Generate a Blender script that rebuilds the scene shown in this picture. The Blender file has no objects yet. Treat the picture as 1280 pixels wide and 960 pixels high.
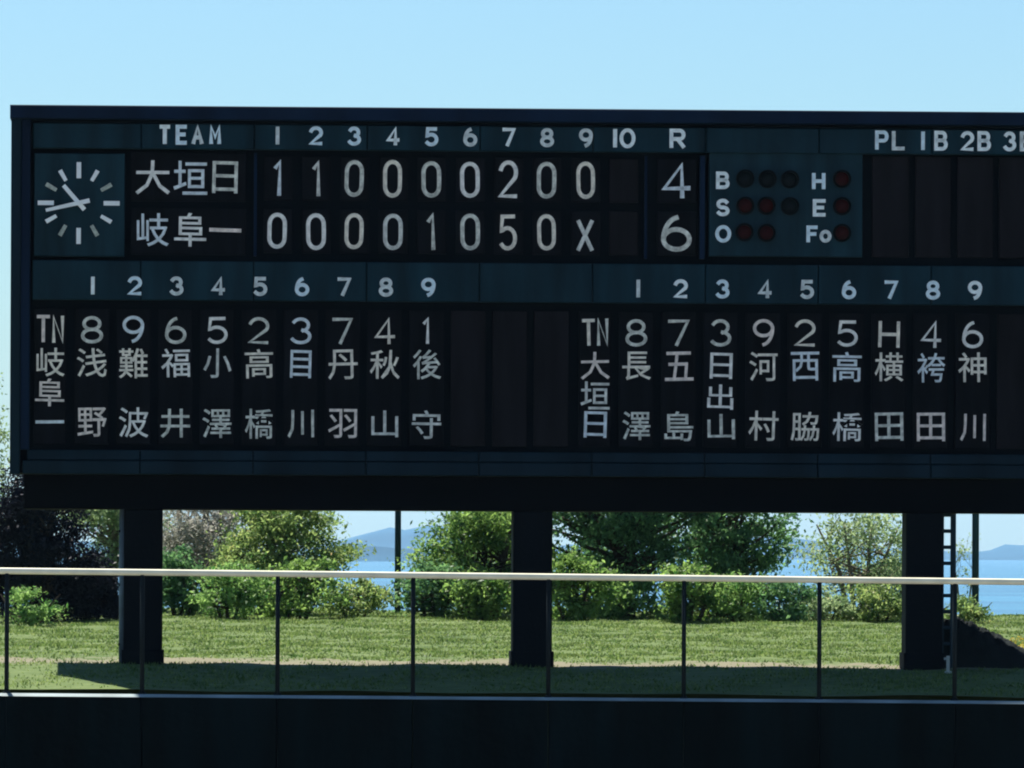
import bpy, math, random
import numpy as np
from mathutils import Vector, Matrix
random.seed(7)
R = math.radians
scene = bpy.context.scene
COL = scene.collection

# ------------------------------------------------------------------ camera
FPX = 9000.0            # focal length in pixels of a 1280 px wide frame
CAMZ = 4.2
ROLL = R(0.26)
cd = bpy.data.cameras.new('camera')
cam = bpy.data.objects.new('camera', cd)
COL.objects.link(cam)
cam.location = (0, 0, CAMZ)
cam.matrix_world = Matrix.Translation((0, 0, CAMZ)) @ Matrix.Rotation(R(90), 4, 'X') @ Matrix.Rotation(ROLL, 4, 'Z')
cd.sensor_width = 36
cd.lens = FPX / 1280 * 36
cd.shift_y = 210 / 1280
cd.clip_start = 1
cd.clip_end = 90000
scene.camera = cam

# ------------------------------------------------------------------ sky, sun, exposure
SUN_EL, SUN_AZ = R(57), R(-25)
w = bpy.data.worlds.new("World")
scene.world = w
w.use_nodes = True
nt = w.node_tree
bg = nt.nodes['Background']
sky = nt.nodes.new('ShaderNodeTexSky')
sky.sky_type = 'NISHITA'
sky.sun_disc = False
sky.sun_elevation = SUN_EL
sky.sun_rotation = SUN_AZ
sky.air_density = 1.0
sky.dust_density = 0.3
sky.ozone_density = 2.0
sky.altitude = 0
tint = nt.nodes.new('ShaderNodeMixRGB')      # the photograph's cool daylight balance, the same over the whole sky
tint.blend_type = 'MULTIPLY'
tint.inputs[0].default_value = 1.0
tint.inputs[2].default_value = (0.58, 0.80, 1.0, 1)
nt.links.new(sky.outputs[0], tint.inputs[1])
nt.links.new(tint.outputs[0], bg.inputs[0])
bg.inputs[1].default_value = 0.054
sl = bpy.data.lights.new('sun', 'SUN')
sl.energy = 5.0
sl.angle = R(0.53)
sl.color = (1.0, 0.97, 0.90)
so = bpy.data.objects.new('sun', sl)
COL.objects.link(so)
sdir = Vector((math.sin(SUN_AZ) * math.cos(SUN_EL), math.cos(SUN_AZ) * math.cos(SUN_EL), math.sin(SUN_EL)))
so.rotation_euler = sdir.to_track_quat('Z', 'Y').to_euler()
so.location = (-30, 60, 60)
scene.view_settings.view_transform = 'Standard'
scene.view_settings.look = 'None'
scene.view_settings.exposure = 1.15
scene.view_settings.gamma = 1.0
scene.render.engine = 'CYCLES'
scene.cycles.use_denoising = True
scene.cycles.filter_width = 2.0
scene.cycles.max_bounces = 8
scene.cycles.volume_bounces = 1
scene.cycles.transparent_max_bounces = 8

# ------------------------------------------------------------------ survey helpers: photo reading -> world metres
YAW = R(2.7)
ct, st = math.cos(ROLL), math.sin(ROLL)


def uv(px, py):
    dx, dy = px - 640, py - 690
    return dx * ct + dy * st, -dx * st + dy * ct


def W(px, py, D):
    u, v = uv(px, py)
    return Vector((u * D / FPX, D, CAMZ - v * D / FPX))


def BL(px, py):
    """local x, z on the scoreboard's front plane"""
    u, v = uv(px, py)
    t = 120 / (1 - (u / FPX) * math.tan(YAW))
    return t * u / FPX / math.cos(YAW), CAMZ - v / FPX * t


PX = 120 / FPX      # one photo pixel at the board, metres

# ------------------------------------------------------------------ materials


def mat(name, color, rough=0.7, metallic=0.0, var=0.15, scale=3.0, bump=0.0, bscale=40, streak=False, spec=0.06):
    m = bpy.data.materials.new(name)
    m.use_nodes = True
    t = m.node_tree
    b = t.nodes['Principled BSDF']
    b.inputs['Roughness'].default_value = rough
    b.inputs['Metallic'].default_value = metallic
    b.inputs['Specular IOR Level'].default_value = spec
    tc = t.nodes.new('ShaderNodeTexCoord')
    n = t.nodes.new('ShaderNodeTexNoise')
    n.inputs['Scale'].default_value = scale
    n.inputs['Detail'].default_value = 6
    src = tc.outputs['Object']
    if streak:
        mp = t.nodes.new('ShaderNodeMapping')
        mp.inputs['Scale'].default_value = (1, 1, 0.15)
        t.links.new(src, mp.inputs[0])
        src = mp.outputs[0]
    t.links.new(src, n.inputs['Vector'])
    cr = t.nodes.new('ShaderNodeValToRGB')
    c = Vector(color[:3])
    cr.color_ramp.elements[0].position = 0.3
    cr.color_ramp.elements[1].position = 0.72
    cr.color_ramp.elements[0].color = (*(c * (1 - var)), 1)
    cr.color_ramp.elements[1].color = (*(c * (1 + var)), 1)
    t.links.new(n.outputs[0], cr.inputs[0])
    t.links.new(cr.outputs[0], b.inputs['Base Color'])
    if bump:
        n2 = t.nodes.new('ShaderNodeTexNoise')
        n2.inputs['Scale'].default_value = bscale
        n2.inputs['Detail'].default_value = 4
        t.links.new(tc.outputs['Object'], n2.inputs['Vector'])
        bp = t.nodes.new('ShaderNodeBump')
        bp.inputs['Strength'].default_value = bump
        bp.inputs['Distance'].default_value = 0.02
        t.links.new(n2.outputs[0], bp.inputs['Height'])
        t.links.new(bp.outputs[0], b.inputs['Normal'])
    return m


def leaf_mat(name, c1, c2, trans=0.5, c3=None):
    m = bpy.data.materials.new(name)
    m.use_nodes = True
    t = m.node_tree
    for n in list(t.nodes):
        t.nodes.remove(n)
    out = t.nodes.new('ShaderNodeOutputMaterial')
    tc = t.nodes.new('ShaderNodeTexCoord')
    n = t.nodes.new('ShaderNodeTexNoise')
    n.inputs['Scale'].default_value = 2.8
    n.inputs['Detail'].default_value = 9
    n.inputs['Roughness'].default_value = 0.75
    t.links.new(tc.outputs['Object'], n.inputs['Vector'])
    cr = t.nodes.new('ShaderNodeValToRGB')
    e = cr.color_ramp.elements
    e[0].position, e[1].position = 0.42, 0.58
    c1 = [q * 0.95 for q in c1]; c2 = [q * 0.95 for q in c2]; c3 = [q * 0.95 for q in c3] if c3 else None
    e[0].color, e[1].color = (*c1, 1), (*c2, 1)
    if c3:
        x = e.new(0.66)
        x.color = (*c3, 1)
    t.links.new(n.outputs[0], cr.inputs[0])
    d = t.nodes.new('ShaderNodeBsdfDiffuse')
    tr = t.nodes.new('ShaderNodeBsdfTranslucent')
    gl = t.nodes.new('ShaderNodeBsdfGlossy')
    gl.inputs['Roughness'].default_value = 0.45
    gl.inputs['Color'].default_value = (0.5, 0.5, 0.5, 1)
    mx = t.nodes.new('ShaderNodeMixShader')
    mx.inputs[0].default_value = trans
    m2 = t.nodes.new('ShaderNodeMixShader')
    m2.inputs[0].default_value = 0.025
    t.links.new(cr.outputs[0], d.inputs[0])
    t.links.new(cr.outputs[0], tr.inputs[0])
    t.links.new(d.outputs[0], mx.inputs[1])
    t.links.new(tr.outputs[0], mx.inputs[2])
    t.links.new(mx.outputs[0], m2.inputs[1])
    t.links.new(gl.outputs[0], m2.inputs[2])
    t.links.new(m2.outputs[0], out.inputs[0])
    return m


M = {
    'cabinet': mat('cabinet_black', (0.002, 0.004, 0.007), 0.8, var=0.3, scale=2),
    'trim': mat('trim_navy_paint', (0.004, 0.014, 0.034), 0.6, var=0.35, scale=1.5, streak=True),
    'jamb': mat('jamb_dark_teal', (0.006, 0.019, 0.029), 0.65, var=0.4, scale=1.2, streak=True),
    'teal': mat('header_teal_green_paint', (0.007, 0.027, 0.038), 0.6, var=0.45, scale=2.4, bump=0.4, bscale=8, streak=True),
    'teal2': mat('clock_teal_green_paint', (0.009, 0.031, 0.042), 0.6, var=0.4, scale=3.0, bump=0.4, bscale=8, streak=True),
    'plate': mat('panel_brown_black', (0.0042, 0.005, 0.0075), 0.75, var=0.5, scale=5, streak=True),
    'plate_blank': mat('blank_panel_brown_black', (0.010, 0.0092, 0.0115), 0.75, var=0.35, scale=4, streak=True),
    'white': mat('lettering_white_worn', (0.82, 0.80, 0.74), 0.6, var=0.18, scale=7, bump=0.2),
    'header_white': mat('lettering_header_white', (0.80, 0.88, 0.88), 0.6, var=0.12, scale=7),
    'clock_white': mat('clock_mark_white', (0.84, 0.88, 0.88), 0.5, var=0.1, scale=5),
    'clock_dull': mat('clock_mark_dull', (0.40, 0.44, 0.38), 0.6, var=0.35, scale=15),
    'lamp_red': mat('lamp_dark_red_lens', (0.028, 0.004, 0.004), 0.5, var=0.3, scale=12),
    'lamp_dark': mat('lamp_unlit_black_lens', (0.004, 0.008, 0.010), 0.5, var=0.3, scale=12),
    'lamp_rim': mat('lamp_rim_black', (0.002, 0.004, 0.005), 0.7),
    'beam': mat('beam_black_steel', (0.0015, 0.002, 0.004), 0.8, var=0.3, scale=1.5),
    'pillar': mat('pillar_dark_paint', (0.003, 0.005, 0.008), 0.7, var=0.35, scale=2.0, streak=True, bump=0.4, bscale=12),
    'pipe': mat('pipe_pale_grey', (0.13, 0.17, 0.21), 0.5, var=0.3),
    'steel': mat('ladder_dark_steel', (0.020, 0.040, 0.050), 0.5, var=0.3),
    'rail': mat('rail_cream_paint', (0.88, 0.83, 0.62), 0.35, var=0.12, scale=3),
    'post': mat('rail_post_dark_paint', (0.012, 0.018, 0.020), 0.6),
    'pad': mat('wall_pad_dark_navy', (0.0014, 0.005, 0.0065), 0.85, var=0.7, scale=2.2, bump=0.5, bscale=6, streak=True),
    'coping': mat('wall_coping_pale_metal', (0.24, 0.30, 0.30), 0.45, var=0.35, scale=1.2),
    'bark': mat('bark_grey_brown', (0.060, 0.045, 0.035), 0.9, var=0.4, scale=8, bump=0.6, bscale=30),
    'bark_pale': mat('bark_pale_grey', (0.20, 0.17, 0.13), 0.9, var=0.3, scale=8, bump=0.6, bscale=30),
    'soil_or_shade': mat('mound_shade_dark_turf', (0.012, 0.016, 0.016), 0.95, var=0.4, scale=4, bump=0.8, bscale=8),  # turf bank, with the board's shade painted into this dark colour
    'concrete': mat('sea_wall_pale_concrete', (0.50, 0.50, 0.46), 0.85, var=0.2, scale=1.0, bump=0.3),
    'marker': mat('marker_white_paint', (0.42, 0.43, 0.38), 0.6, var=0.1),
    'pole': mat('pole_dark_blue_grey', (0.020, 0.042, 0.065), 0.5, var=0.2, scale=1.5),
    'hill': mat('far_hill_forest_haze_blue', (0.028, 0.078, 0.125), 0.95, var=0.3, scale=0.002),  # forest green shifted to blue, part of the distance haze painted in
    'stand': mat('field_dry_dirt', (0.17, 0.16, 0.14), 0.95, var=0.3, scale=0.4),
}

# ------------------------------------------------------------------ mesh helpers


class MB:
    def __init__(s):
        s.v, s.f = [], []

    def box(s, x0, x1, y0, y1, z0, z1):
        b = len(s.v)
        s.v += [(x0, y0, z0), (x1, y0, z0), (x1, y1, z0), (x0, y1, z0), (x0, y0, z1), (x1, y0, z1), (x1, y1, z1), (x0, y1, z1)]
        s.f += [tuple(b + i for i in q) for q in ((0, 3, 2, 1), (4, 5, 6, 7), (0, 1, 5, 4), (1, 2, 6, 5), (2, 3, 7, 6), (3, 0, 4, 7))]
        return s

    def bbox(s, x0, x1, y0, y1, z0, z1, c=0.008):
        """box whose front edges are chamfered"""
        b = len(s.v)
        s.v += [(x0, y1, z0), (x1, y1, z0), (x1, y1, z1), (x0, y1, z1),
                (x0, y0 + c, z0), (x1, y0 + c, z0), (x1, y0 + c, z1), (x0, y0 + c, z1),
                (x0 + c, y0, z0 + c), (x1 - c, y0, z0 + c), (x1 - c, y0, z1 - c), (x0 + c, y0, z1 - c)]
        s.f += [tuple(b + i for i in q) for q in ((0, 3, 2, 1), (0, 1, 5, 4), (1, 2, 6, 5), (2, 3, 7, 6), (3, 0, 4, 7),
                                                  (4, 5, 9, 8), (5, 6, 10, 9), (6, 7, 11, 10), (7, 4, 8, 11), (8, 9, 10, 11))]
        return s

    def tube(s, pts, rad, n=8, caps=True):
        b0 = len(s.v)
        pts = [Vector(p) for p in pts]
        if not hasattr(rad, '__len__'):
            rad = [rad] * len(pts)
        for i, p in enumerate(pts):
            d = (pts[min(i + 1, len(pts) - 1)] - pts[max(i - 1, 0)]).normalized()
            a = d.cross(Vector((0, 0, 1)))
            if a.length < 0.05:
                a = d.cross(Vector((1, 0, 0)))
            a.normalize()
            c = d.cross(a)
            for k in range(n):
                t = 2 * math.pi * k / n
                s.v.append(tuple(p + (a * math.cos(t) + c * math.sin(t)) * rad[i]))
        for i in range(len(pts) - 1):
            for k in range(n):
                k2 = (k + 1) % n
                s.f.append((b0 + i * n + k, b0 + i * n + k2, b0 + (i + 1) * n + k2, b0 + (i + 1) * n + k))
        if caps:
            s.f.append(tuple(b0 + k for k in range(n - 1, -1, -1)))
            s.f.append(tuple(b0 + (len(pts) - 1) * n + k for k in range(n)))
        return s

    def mesh(s, name):
        m = bpy.data.meshes.new(name)
        m.from_pydata(s.v, [], s.f)
        m.validate()
        m.update()
        return m

    def build(s, name, material, parent=None, smooth=False, loc=None):
        return link(name, s.mesh(name), material, parent, smooth, loc)


def link(name, me, material, parent=None, smooth=False, loc=None):
    if len(me.materials) == 0:
        me.materials.append(material)
    if smooth:
        me.polygons.foreach_set('use_smooth', [True] * len(me.polygons))
    o = bpy.data.objects.new(name, me)
    COL.objects.link(o)
    o.parent = parent
    if loc is not None:
        o.location = loc
    return o


def tag(o, label=None, cat=None, group=None, kind=None):
    if label: o['label'] = label
    if cat: o['category'] = cat
    if group: o['group'] = group
    if kind: o['kind'] = kind
    return o


def empty(name, loc, rz=0):
    o = bpy.data.objects.new(name, None)
    o.empty_display_size = 0.3
    COL.objects.link(o)
    o.location = loc
    o.rotation_euler = (0, 0, rz)
    return o


# ------------------------------------------------------------------ ground, field, sea, hills
PROF = [(114.3, 1.93), (116, 2.02), (118.5, 2.18), (120, 2.27), (122, 2.31), (135, 2.42), (165, 2.83), (168, 2.80), (172, 1.5), (186, -9.2), (220, -10)]


def gz(x, y):
    z = PROF[-1][1]
    if y <= PROF[0][0]:
        z = PROF[0][1]
    else:
        for (a, za), (b, zb) in zip(PROF, PROF[1:]):
            if a <= y <= b:
                z = za + (zb - za) * (y - a) / (b - a)
                break
    bump = 0.018 * math.sin(x * 1.7 + y * 0.6) * math.sin(y * 0.9 + x * 0.3) + 0.012 * math.sin(x * 4.1 + 2) * math.sin(y * 2.3)
    if y > 122:
        bump *= 2
    return z + bump - 0.0033 * max(-40, min(40, x))


def ground_mesh():
    xs = [-400, -200, -100, -50, -30] + [-20 + i * 0.4 for i in range(101)] + [30, 50, 100, 200, 400]
    ys = [114.75] + [115 + i * 0.4 for i in range(143)] + [174, 178, 182, 186, 200, 220]
    v = [(x, y, gz(x, y)) for y in ys for x in xs]
    n = len(xs)
    f = [(j * n + i, j * n + i + 1, (j + 1) * n + i + 1, (j + 1) * n + i) for j in range(len(ys) - 1) for i in range(n - 1)]
    m = bpy.data.meshes.new('ground')
    m.from_pydata(v, [], f)
    m.update()
    return m


def grass_ground_mat():
    m = bpy.data.materials.new('turf_olive_with_bare_soil')
    m.use_nodes = True
    t = m.node_tree
    L = t.links.new
    b = t.nodes['Principled BSDF']
    b.inputs['Roughness'].default_value = 0.95
    b.inputs['Specular IOR Level'].default_value = 0.1
    tc = t.nodes.new('ShaderNodeTexCoord')
    n1 = t.nodes.new('ShaderNodeTexNoise'); n1.inputs['Scale'].default_value = 0.35; n1.inputs['Detail'].default_value = 6
    n2 = t.nodes.new('ShaderNodeTexNoise'); n2.inputs['Scale'].default_value = 3.0; n2.inputs['Detail'].default_value = 8
    L(tc.outputs['Object'], n1.inputs['Vector']); L(tc.outputs['Object'], n2.inputs['Vector'])
    cr = t.nodes.new('ShaderNodeValToRGB')
    cr.color_ramp.elements[0].color = (0.060, 0.095, 0.026, 1); cr.color_ramp.elements[0].position = 0.35
    cr.color_ramp.elements[1].color = (0.130, 0.168, 0.058, 1); cr.color_ramp.elements[1].position = 0.68
    ad = t.nodes.new('ShaderNodeMath'); ad.operation = 'MULTIPLY_ADD'
    L(n2.outputs[0], ad.inputs[0]); ad.inputs[1].default_value = 0.5
    mu = t.nodes.new('ShaderNodeMath'); mu.operation = 'MULTIPLY'; mu.inputs[1].default_value = 0.5
    L(n1.outputs[0], mu.inputs[0]); L(mu.outputs[0], ad.inputs[2]); L(ad.outputs[0], cr.inputs[0])
    # bare trodden soil just behind the board (a strip along x, at y 121..126)
    sep = t.nodes.new('ShaderNodeSeparateXYZ'); L(tc.outputs['Object'], sep.inputs[0])
    mr = t.nodes.new('ShaderNodeMapRange'); L(sep.outputs['Y'], mr.inputs['Value'])
    mr.inputs['From Min'].default_value = 126.5; mr.inputs['From Max'].default_value = 122.0
    mr.inputs['To Min'].default_value = 0; mr.inputs['To Max'].default_value = 0.62
    lo = t.nodes.new('ShaderNodeMapRange'); L(sep.outputs['Y'], lo.inputs['Value'])
    lo.inputs['From Min'].default_value = 119.5; lo.inputs['From Max'].default_value = 121.2
    mu2 = t.nodes.new('ShaderNodeMath'); mu2.operation = 'MULTIPLY'; L(mr.outputs[0], mu2.inputs[0]); L(lo.outputs[0], mu2.inputs[1])
    a2 = t.nodes.new('ShaderNodeMath'); a2.operation = 'ADD'; L(mu2.outputs[0], a2.inputs[0]); L(n2.outputs[0], a2.inputs[1])
    st_ = t.nodes.new('ShaderNodeMapRange'); L(a2.outputs[0], st_.inputs['Value'])
    st_.inputs['From Min'].default_value = 0.78; st_.inputs['From Max'].default_value = 1.0
    mx = t.nodes.new('ShaderNodeMixRGB'); L(st_.outputs[0], mx.inputs[0]); L(cr.outputs[0], mx.inputs[1])
    mx.inputs[2].default_value = (0.17, 0.155, 0.10, 1)
    L(mx.outputs[0], b.inputs['Base Color'])
    bp = t.nodes.new('ShaderNodeBump'); bp.inputs['Strength'].default_value = 0.6; bp.inputs['Distance'].default_value = 0.05
    L(n2.outputs[0], bp.inputs['Height']); L(bp.outputs[0], b.inputs['Normal'])
    return m


g = link('ground', ground_mesh(), grass_ground_mat(), smooth=True)
tag(g, kind='structure')
fb = MB()
fb.v = [(-400, -80, 0), (400, -80, 0), (400, 114.6, 0), (-400, 114.6, 0)]
fb.f = [(0, 1, 2, 3)]
tag(fb.build('field', M['stand']), kind='structure')


def sea_mat():
    m = bpy.data.materials.new('sea_water')
    m.use_nodes = True
    t = m.node_tree
    b = t.nodes['Principled BSDF']
    b.inputs['Roughness'].default_value = 0.25
    b.inputs['IOR'].default_value = 1.33
    tc = t.nodes.new('ShaderNodeTexCoord')
    mp = t.nodes.new('ShaderNodeMapping'); mp.inputs['Scale'].default_value = (0.004, 0.010, 1)
    t.links.new(tc.outputs['Object'], mp.inputs[0])
    n = t.nodes.new('ShaderNodeTexNoise'); n.inputs['Scale'].default_value = 1.0; n.inputs['Detail'].default_value = 7
    t.links.new(mp.outputs[0], n.inputs['Vector'])
    cr = t.nodes.new('ShaderNodeValToRGB')
    cr.color_ramp.elements[0].color = (0.02, 0.10, 0.17, 1); cr.color_ramp.elements[0].position = 0.4
    cr.color_ramp.elements[1].color = (0.04, 0.17, 0.26, 1); cr.color_ramp.elements[1].position = 0.6
    t.links.new(n.outputs[0], cr.inputs[0]); t.links.new(cr.outputs[0], b.inputs['Base Color'])
    n2 = t.nodes.new('ShaderNodeTexNoise'); n2.inputs['Scale'].default_value = 0.6; n2.inputs['Detail'].default_value = 5
    t.links.new(tc.outputs['Object'], n2.inputs['Vector'])
    bp = t.nodes.new('ShaderNodeBump'); bp.inputs['Strength'].default_value = 0.6; bp.inputs['Distance'].default_value = 0.35
    t.links.new(n2.outputs[0], bp.inputs['Height']); t.links.new(bp.outputs[0], b.inputs['Normal'])
    return m


sb = MB()
sb.v = [(-9000, 180, -8), (9000, 180, -8), (9000, 20000, -8), (-9000, 20000, -8)]
sb.f = [(0, 1, 2, 3)]
tag(sb.build('sea', sea_mat()), kind='structure')


def ridge(name, D, pts, depth, seed, rough=1.5):
    """a hill range: crest height (photo px above 690) along x, at distance D, sloping to the sea both ways"""
    rnd = random.Random(seed)
    xs, hs = [], []
    n = 160
    x0, x1 = pts[0][0], pts[-1][0]
    for i in range(n + 1):
        p = x0 + (x1 - x0) * i / n
        for (a, ha), (b, hb) in zip(pts, pts[1:]):
            if a <= p <= b:
                q = (p - a) / (b - a)
                q = q * q * (3 - 2 * q)
                h = ha + (hb - ha) * q
        xs.append((p - 640) * D / FPX)
        hs.append(max(0, (h + rnd.uniform(-rough, rough) * (h > 2))) * D / FPX)
    v, f = [], []
    rows = [(-1, 0), (-0.6, 0.35), (-0.25, 0.8), (0, 1), (0.4, 0.7), (1, 0)]
    for dy, k in rows:
        for x, h in zip(xs, hs):
            v.append((x, D + dy * depth, -9 + (CAMZ + 9 + h) * k * (1 + (rnd.uniform(-.08, .08) if 0 < k < 1 else 0))))
    n1 = n + 1
    for j in range(len(rows) - 1):
        for i in range(n):
            f.append((j * n1 + i, j * n1 + i + 1, (j + 1) * n1 + i + 1, (j + 1) * n1 + i))
    m = bpy.data.meshes.new(name); m.from_pydata(v, [], f); m.update()
    return tag(link(name, m, M['hill'], smooth=True), kind='structure')


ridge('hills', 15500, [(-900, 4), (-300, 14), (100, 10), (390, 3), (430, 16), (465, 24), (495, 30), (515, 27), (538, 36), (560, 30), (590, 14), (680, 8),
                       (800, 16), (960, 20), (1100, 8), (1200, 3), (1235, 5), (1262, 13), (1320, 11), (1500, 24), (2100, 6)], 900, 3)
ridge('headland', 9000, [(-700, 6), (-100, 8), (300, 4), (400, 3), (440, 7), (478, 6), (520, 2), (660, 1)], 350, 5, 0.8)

# ------------------------------------------------------------------ leaves and trees


def leaf_mesh(name, centres, size, rnd, narrow=0.5, droop=0.0):
    n = len(centres)
    c = np.asarray(centres, dtype=np.float64)
    a = rnd.normal(size=(n, 3)); a[:, 2] -= droop
    a /= np.linalg.norm(a, axis=1)[:, None]
    b = rnd.normal(size=(n, 3)); b[:, 2] += 0.7
    b = np.cross(a, b); b /= (np.linalg.norm(b, axis=1)[:, None] + 1e-9)
    s = size * rnd.uniform(0.6, 1.35, size=(n, 1))
    p0 = c - a * s * 0.5
    p1 = c + b * s * 0.5 * narrow
    p2 = c + a * s * 0.5
    p3 = c - b * s * 0.5 * narrow
    v = np.stack([p0, p1, p2, p3], axis=1).reshape(-1, 3)
    m = bpy.data.meshes.new(name)
    m.vertices.add(4 * n); m.vertices.foreach_set('co', v.ravel())
    m.loops.add(4 * n); m.loops.foreach_set('vertex_index', np.arange(4 * n, dtype=np.int32))
    m.polygons.add(n); m.polygons.foreach_set('loop_start', np.arange(0, 4 * n, 4, dtype=np.int32))
    m.polygons.foreach_set('loop_total', np.full(n, 4, dtype=np.int32))
    m.update(calc_edges=True)
    return m


def tree(name, label, cat, px, D, half_w, top_px, leaf, bark='bark', seed=1, n_leaf=9000, lsize=0.085, stems=1,
         bottom=0.25, group=None, clumps=46, spread=0.30, lean=0.0, limb_r=0.09, shape=1.0, narrow=0.5):
    """px: base column in the photo; half_w: crown half width px; top_px: photo row of the top"""
    base = W(px, 770, D)
    base.z = gz(base.x, D) - 0.05
    top = W(px, top_px, D).z
    H = top - base.z
    limb_r = min(limb_r, H * 0.028)
    rw = half_w * D / FPX
    if lsize > .1:
        lsize *= .8; n_leaf = int(n_leaf * 1.45)
    rnd = np.random.RandomState(seed)
    root = empty(name, base)
    tag(root, label, cat, group)
    # crown clump centres
    cz0 = H * bottom
    cs = []
    while len(cs) < clumps:
        p = rnd.uniform(-1, 1, 3)
        r = np.linalg.norm(p)
        if r > 1 or r < 0.25:
            continue
        zc = cz0 + (H - cz0) * (p[2] * 0.5 + 0.5)
        taper = 1.0 - shape * 0.35 * max(0, p[2])
        cs.append((p[0] * rw * taper * rnd.uniform(0.75, 1.12) + lean * zc, p[1] * min(rw, 1.6) * taper, zc * rnd.uniform(0.95, 1.02)))
    cs = np.array(cs)
    t = MB()
    for s_i in range(stems):
        off = (s_i - (stems - 1) / 2) * 0.28
        tp = Vector((off * 2.2 + lean * H * 0.7, rnd.uniform(-.1, .1), H * 0.78))
        mid = Vector((off * 1.2 + rnd.uniform(-.1, .1) + lean * H * 0.3, 0, H * 0.4))
        t.tube([(off * 0.4, 0, -0.1), mid, tp], [limb_r * 1.3, limb_r, limb_r * 0.35], 7)
    for c in cs:
        zb = max(0.25 * H * rnd.uniform(0.5, 1.2), min(c[2] * 0.7, H * 0.7))
        k = rnd.randint(stems)
        off = (k - (stems - 1) / 2) * 0.28
        start = Vector((off * (1 + zb / H) + lean * zb, 0, zb))
        end = Vector(c)
        m_ = (start + end) / 2 + Vector((rnd.uniform(-.12, .12), rnd.uniform(-.1, .1), rnd.uniform(-.15, .05)))
        t.tube([start, m_, end], [limb_r * 0.45, limb_r * 0.25, limb_r * 0.08], 4, caps=False)
    t.build('trunk', M[bark], root, smooth=True)
    per = n_leaf // clumps
    pts = []
    for c in cs:
        sg = spread * rnd.uniform(0.6, 1.25)
        k = int(per * rnd.uniform(0.6, 1.4))
        q = rnd.normal(size=(k, 3)) * np.array([sg, sg, sg * 0.62]) + c
        pts.append(q)
    pts = np.concatenate(pts)
    pts = pts[pts[:, 2] > 0.05]
    link('crown', leaf_mesh('crown', pts, lsize, rnd, narrow), M[leaf], root)
    return root


M['leaf_green'] = leaf_mat('leaf_mid_green', (0.03, 0.10, 0.022), (0.30, 0.45, 0.11), 0.6)
M['leaf_light'] = leaf_mat('leaf_yellow_green', (0.06, 0.14, 0.035), (0.38, 0.48, 0.15), 0.6, (0.50, 0.34, 0.18))
M['leaf_grey'] = leaf_mat('leaf_grey_pink', (0.22, 0.24, 0.17), (0.50, 0.47, 0.42), 0.5, (0.55, 0.48, 0.52))
M['leaf_dark'] = leaf_mat('leaf_dark_green', (0.02, 0.075, 0.035), (0.20, 0.37, 0.13), 0.55)
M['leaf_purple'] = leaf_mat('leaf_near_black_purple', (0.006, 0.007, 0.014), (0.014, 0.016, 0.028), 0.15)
M['leaf_bright'] = leaf_mat('leaf_bright_green', (0.04, 0.14, 0.03), (0.34, 0.52, 0.15), 0.55)
M['leaf_pale'] = leaf_mat('leaf_pale_olive', (0.13, 0.22, 0.09), (0.40, 0.50, 0.24), 0.55, (0.46, 0.40, 0.24))

TG = 'trees beyond the lawn'
tree('pale_green_tree', 'tall pale green tree at the far left edge beside the scoreboard', 'tree', -42, 160, 56, 462, 'leaf_pale', 'bark_pale', 11, 15000, 0.09, 2, 0.1, TG, 60)
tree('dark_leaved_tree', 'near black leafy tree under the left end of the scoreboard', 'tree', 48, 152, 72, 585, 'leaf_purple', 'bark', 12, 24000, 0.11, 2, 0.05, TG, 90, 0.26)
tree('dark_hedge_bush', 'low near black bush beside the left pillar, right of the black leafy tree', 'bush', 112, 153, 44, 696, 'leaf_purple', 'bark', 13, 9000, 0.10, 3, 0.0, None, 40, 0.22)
tree('yellow_green_tree', 'yellow green tree partly hidden behind the left pillar', 'tree', 140, 164, 62, 560, 'leaf_pale', 'bark_pale', 14, 9500, 0.12, 1, 0.2, TG, 55, 0.24)
tree('grey_leaved_tree', 'greyish pink feathery tree just right of the left pillar', 'tree', 255, 163, 84, 600, 'leaf_grey', 'bark_pale', 15, 15000, 0.11, 3, 0.15, TG, 70, 0.22, narrow=.35)
tree('light_green_tree', 'light yellow green tree left of the sea gap with reddish leaf tips', 'tree', 350, 161, 94, 606, 'leaf_light', 'bark', 16, 13000, 0.14, 2, 0.03, TG, 100, 0.20, narrow=.4, limb_r=.07)
tree('spreading_green_bush', 'mid green bush rising to the right against the middle pillar', 'bush', 600, 160, 92, 612, 'leaf_green', 'bark', 17, 12500, 0.14, 3, 0.02, None, 90, 0.20, lean=0.06, narrow=.4)
tree('yellow_green_sapling', 'slim yellow green young tree beside the middle pillar left edge', 'tree', 640, 163, 34, 600, 'leaf_light', 'bark', 27, 4200, 0.11, 1, 0.2, TG, 30, 0.2)
tree('big_dark_tree', 'big dark green tree with thick dark limbs right of the middle pillar', 'tree', 780, 160, 128, 500, 'leaf_dark', 'bark', 18, 14500, 0.155, 2, 0.12, TG, 130, 0.23, limb_r=0.20)
tree('broad_green_tree', 'broad dark green tree between the big limbed tree and the thin pale one', 'tree', 905, 162, 92, 580, 'leaf_dark', 'bark', 19, 11500, 0.15, 2, 0.03, TG, 100, 0.22, limb_r=0.12)
tree('thin_pale_tree', 'thin pale olive tree with several slender stems left of the right pillar', 'tree', 1072, 160, 80, 622, 'leaf_pale', 'bark_pale', 20, 5600, 0.095, 4, 0.22, TG, 52, 0.24, limb_r=0.05)

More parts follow.
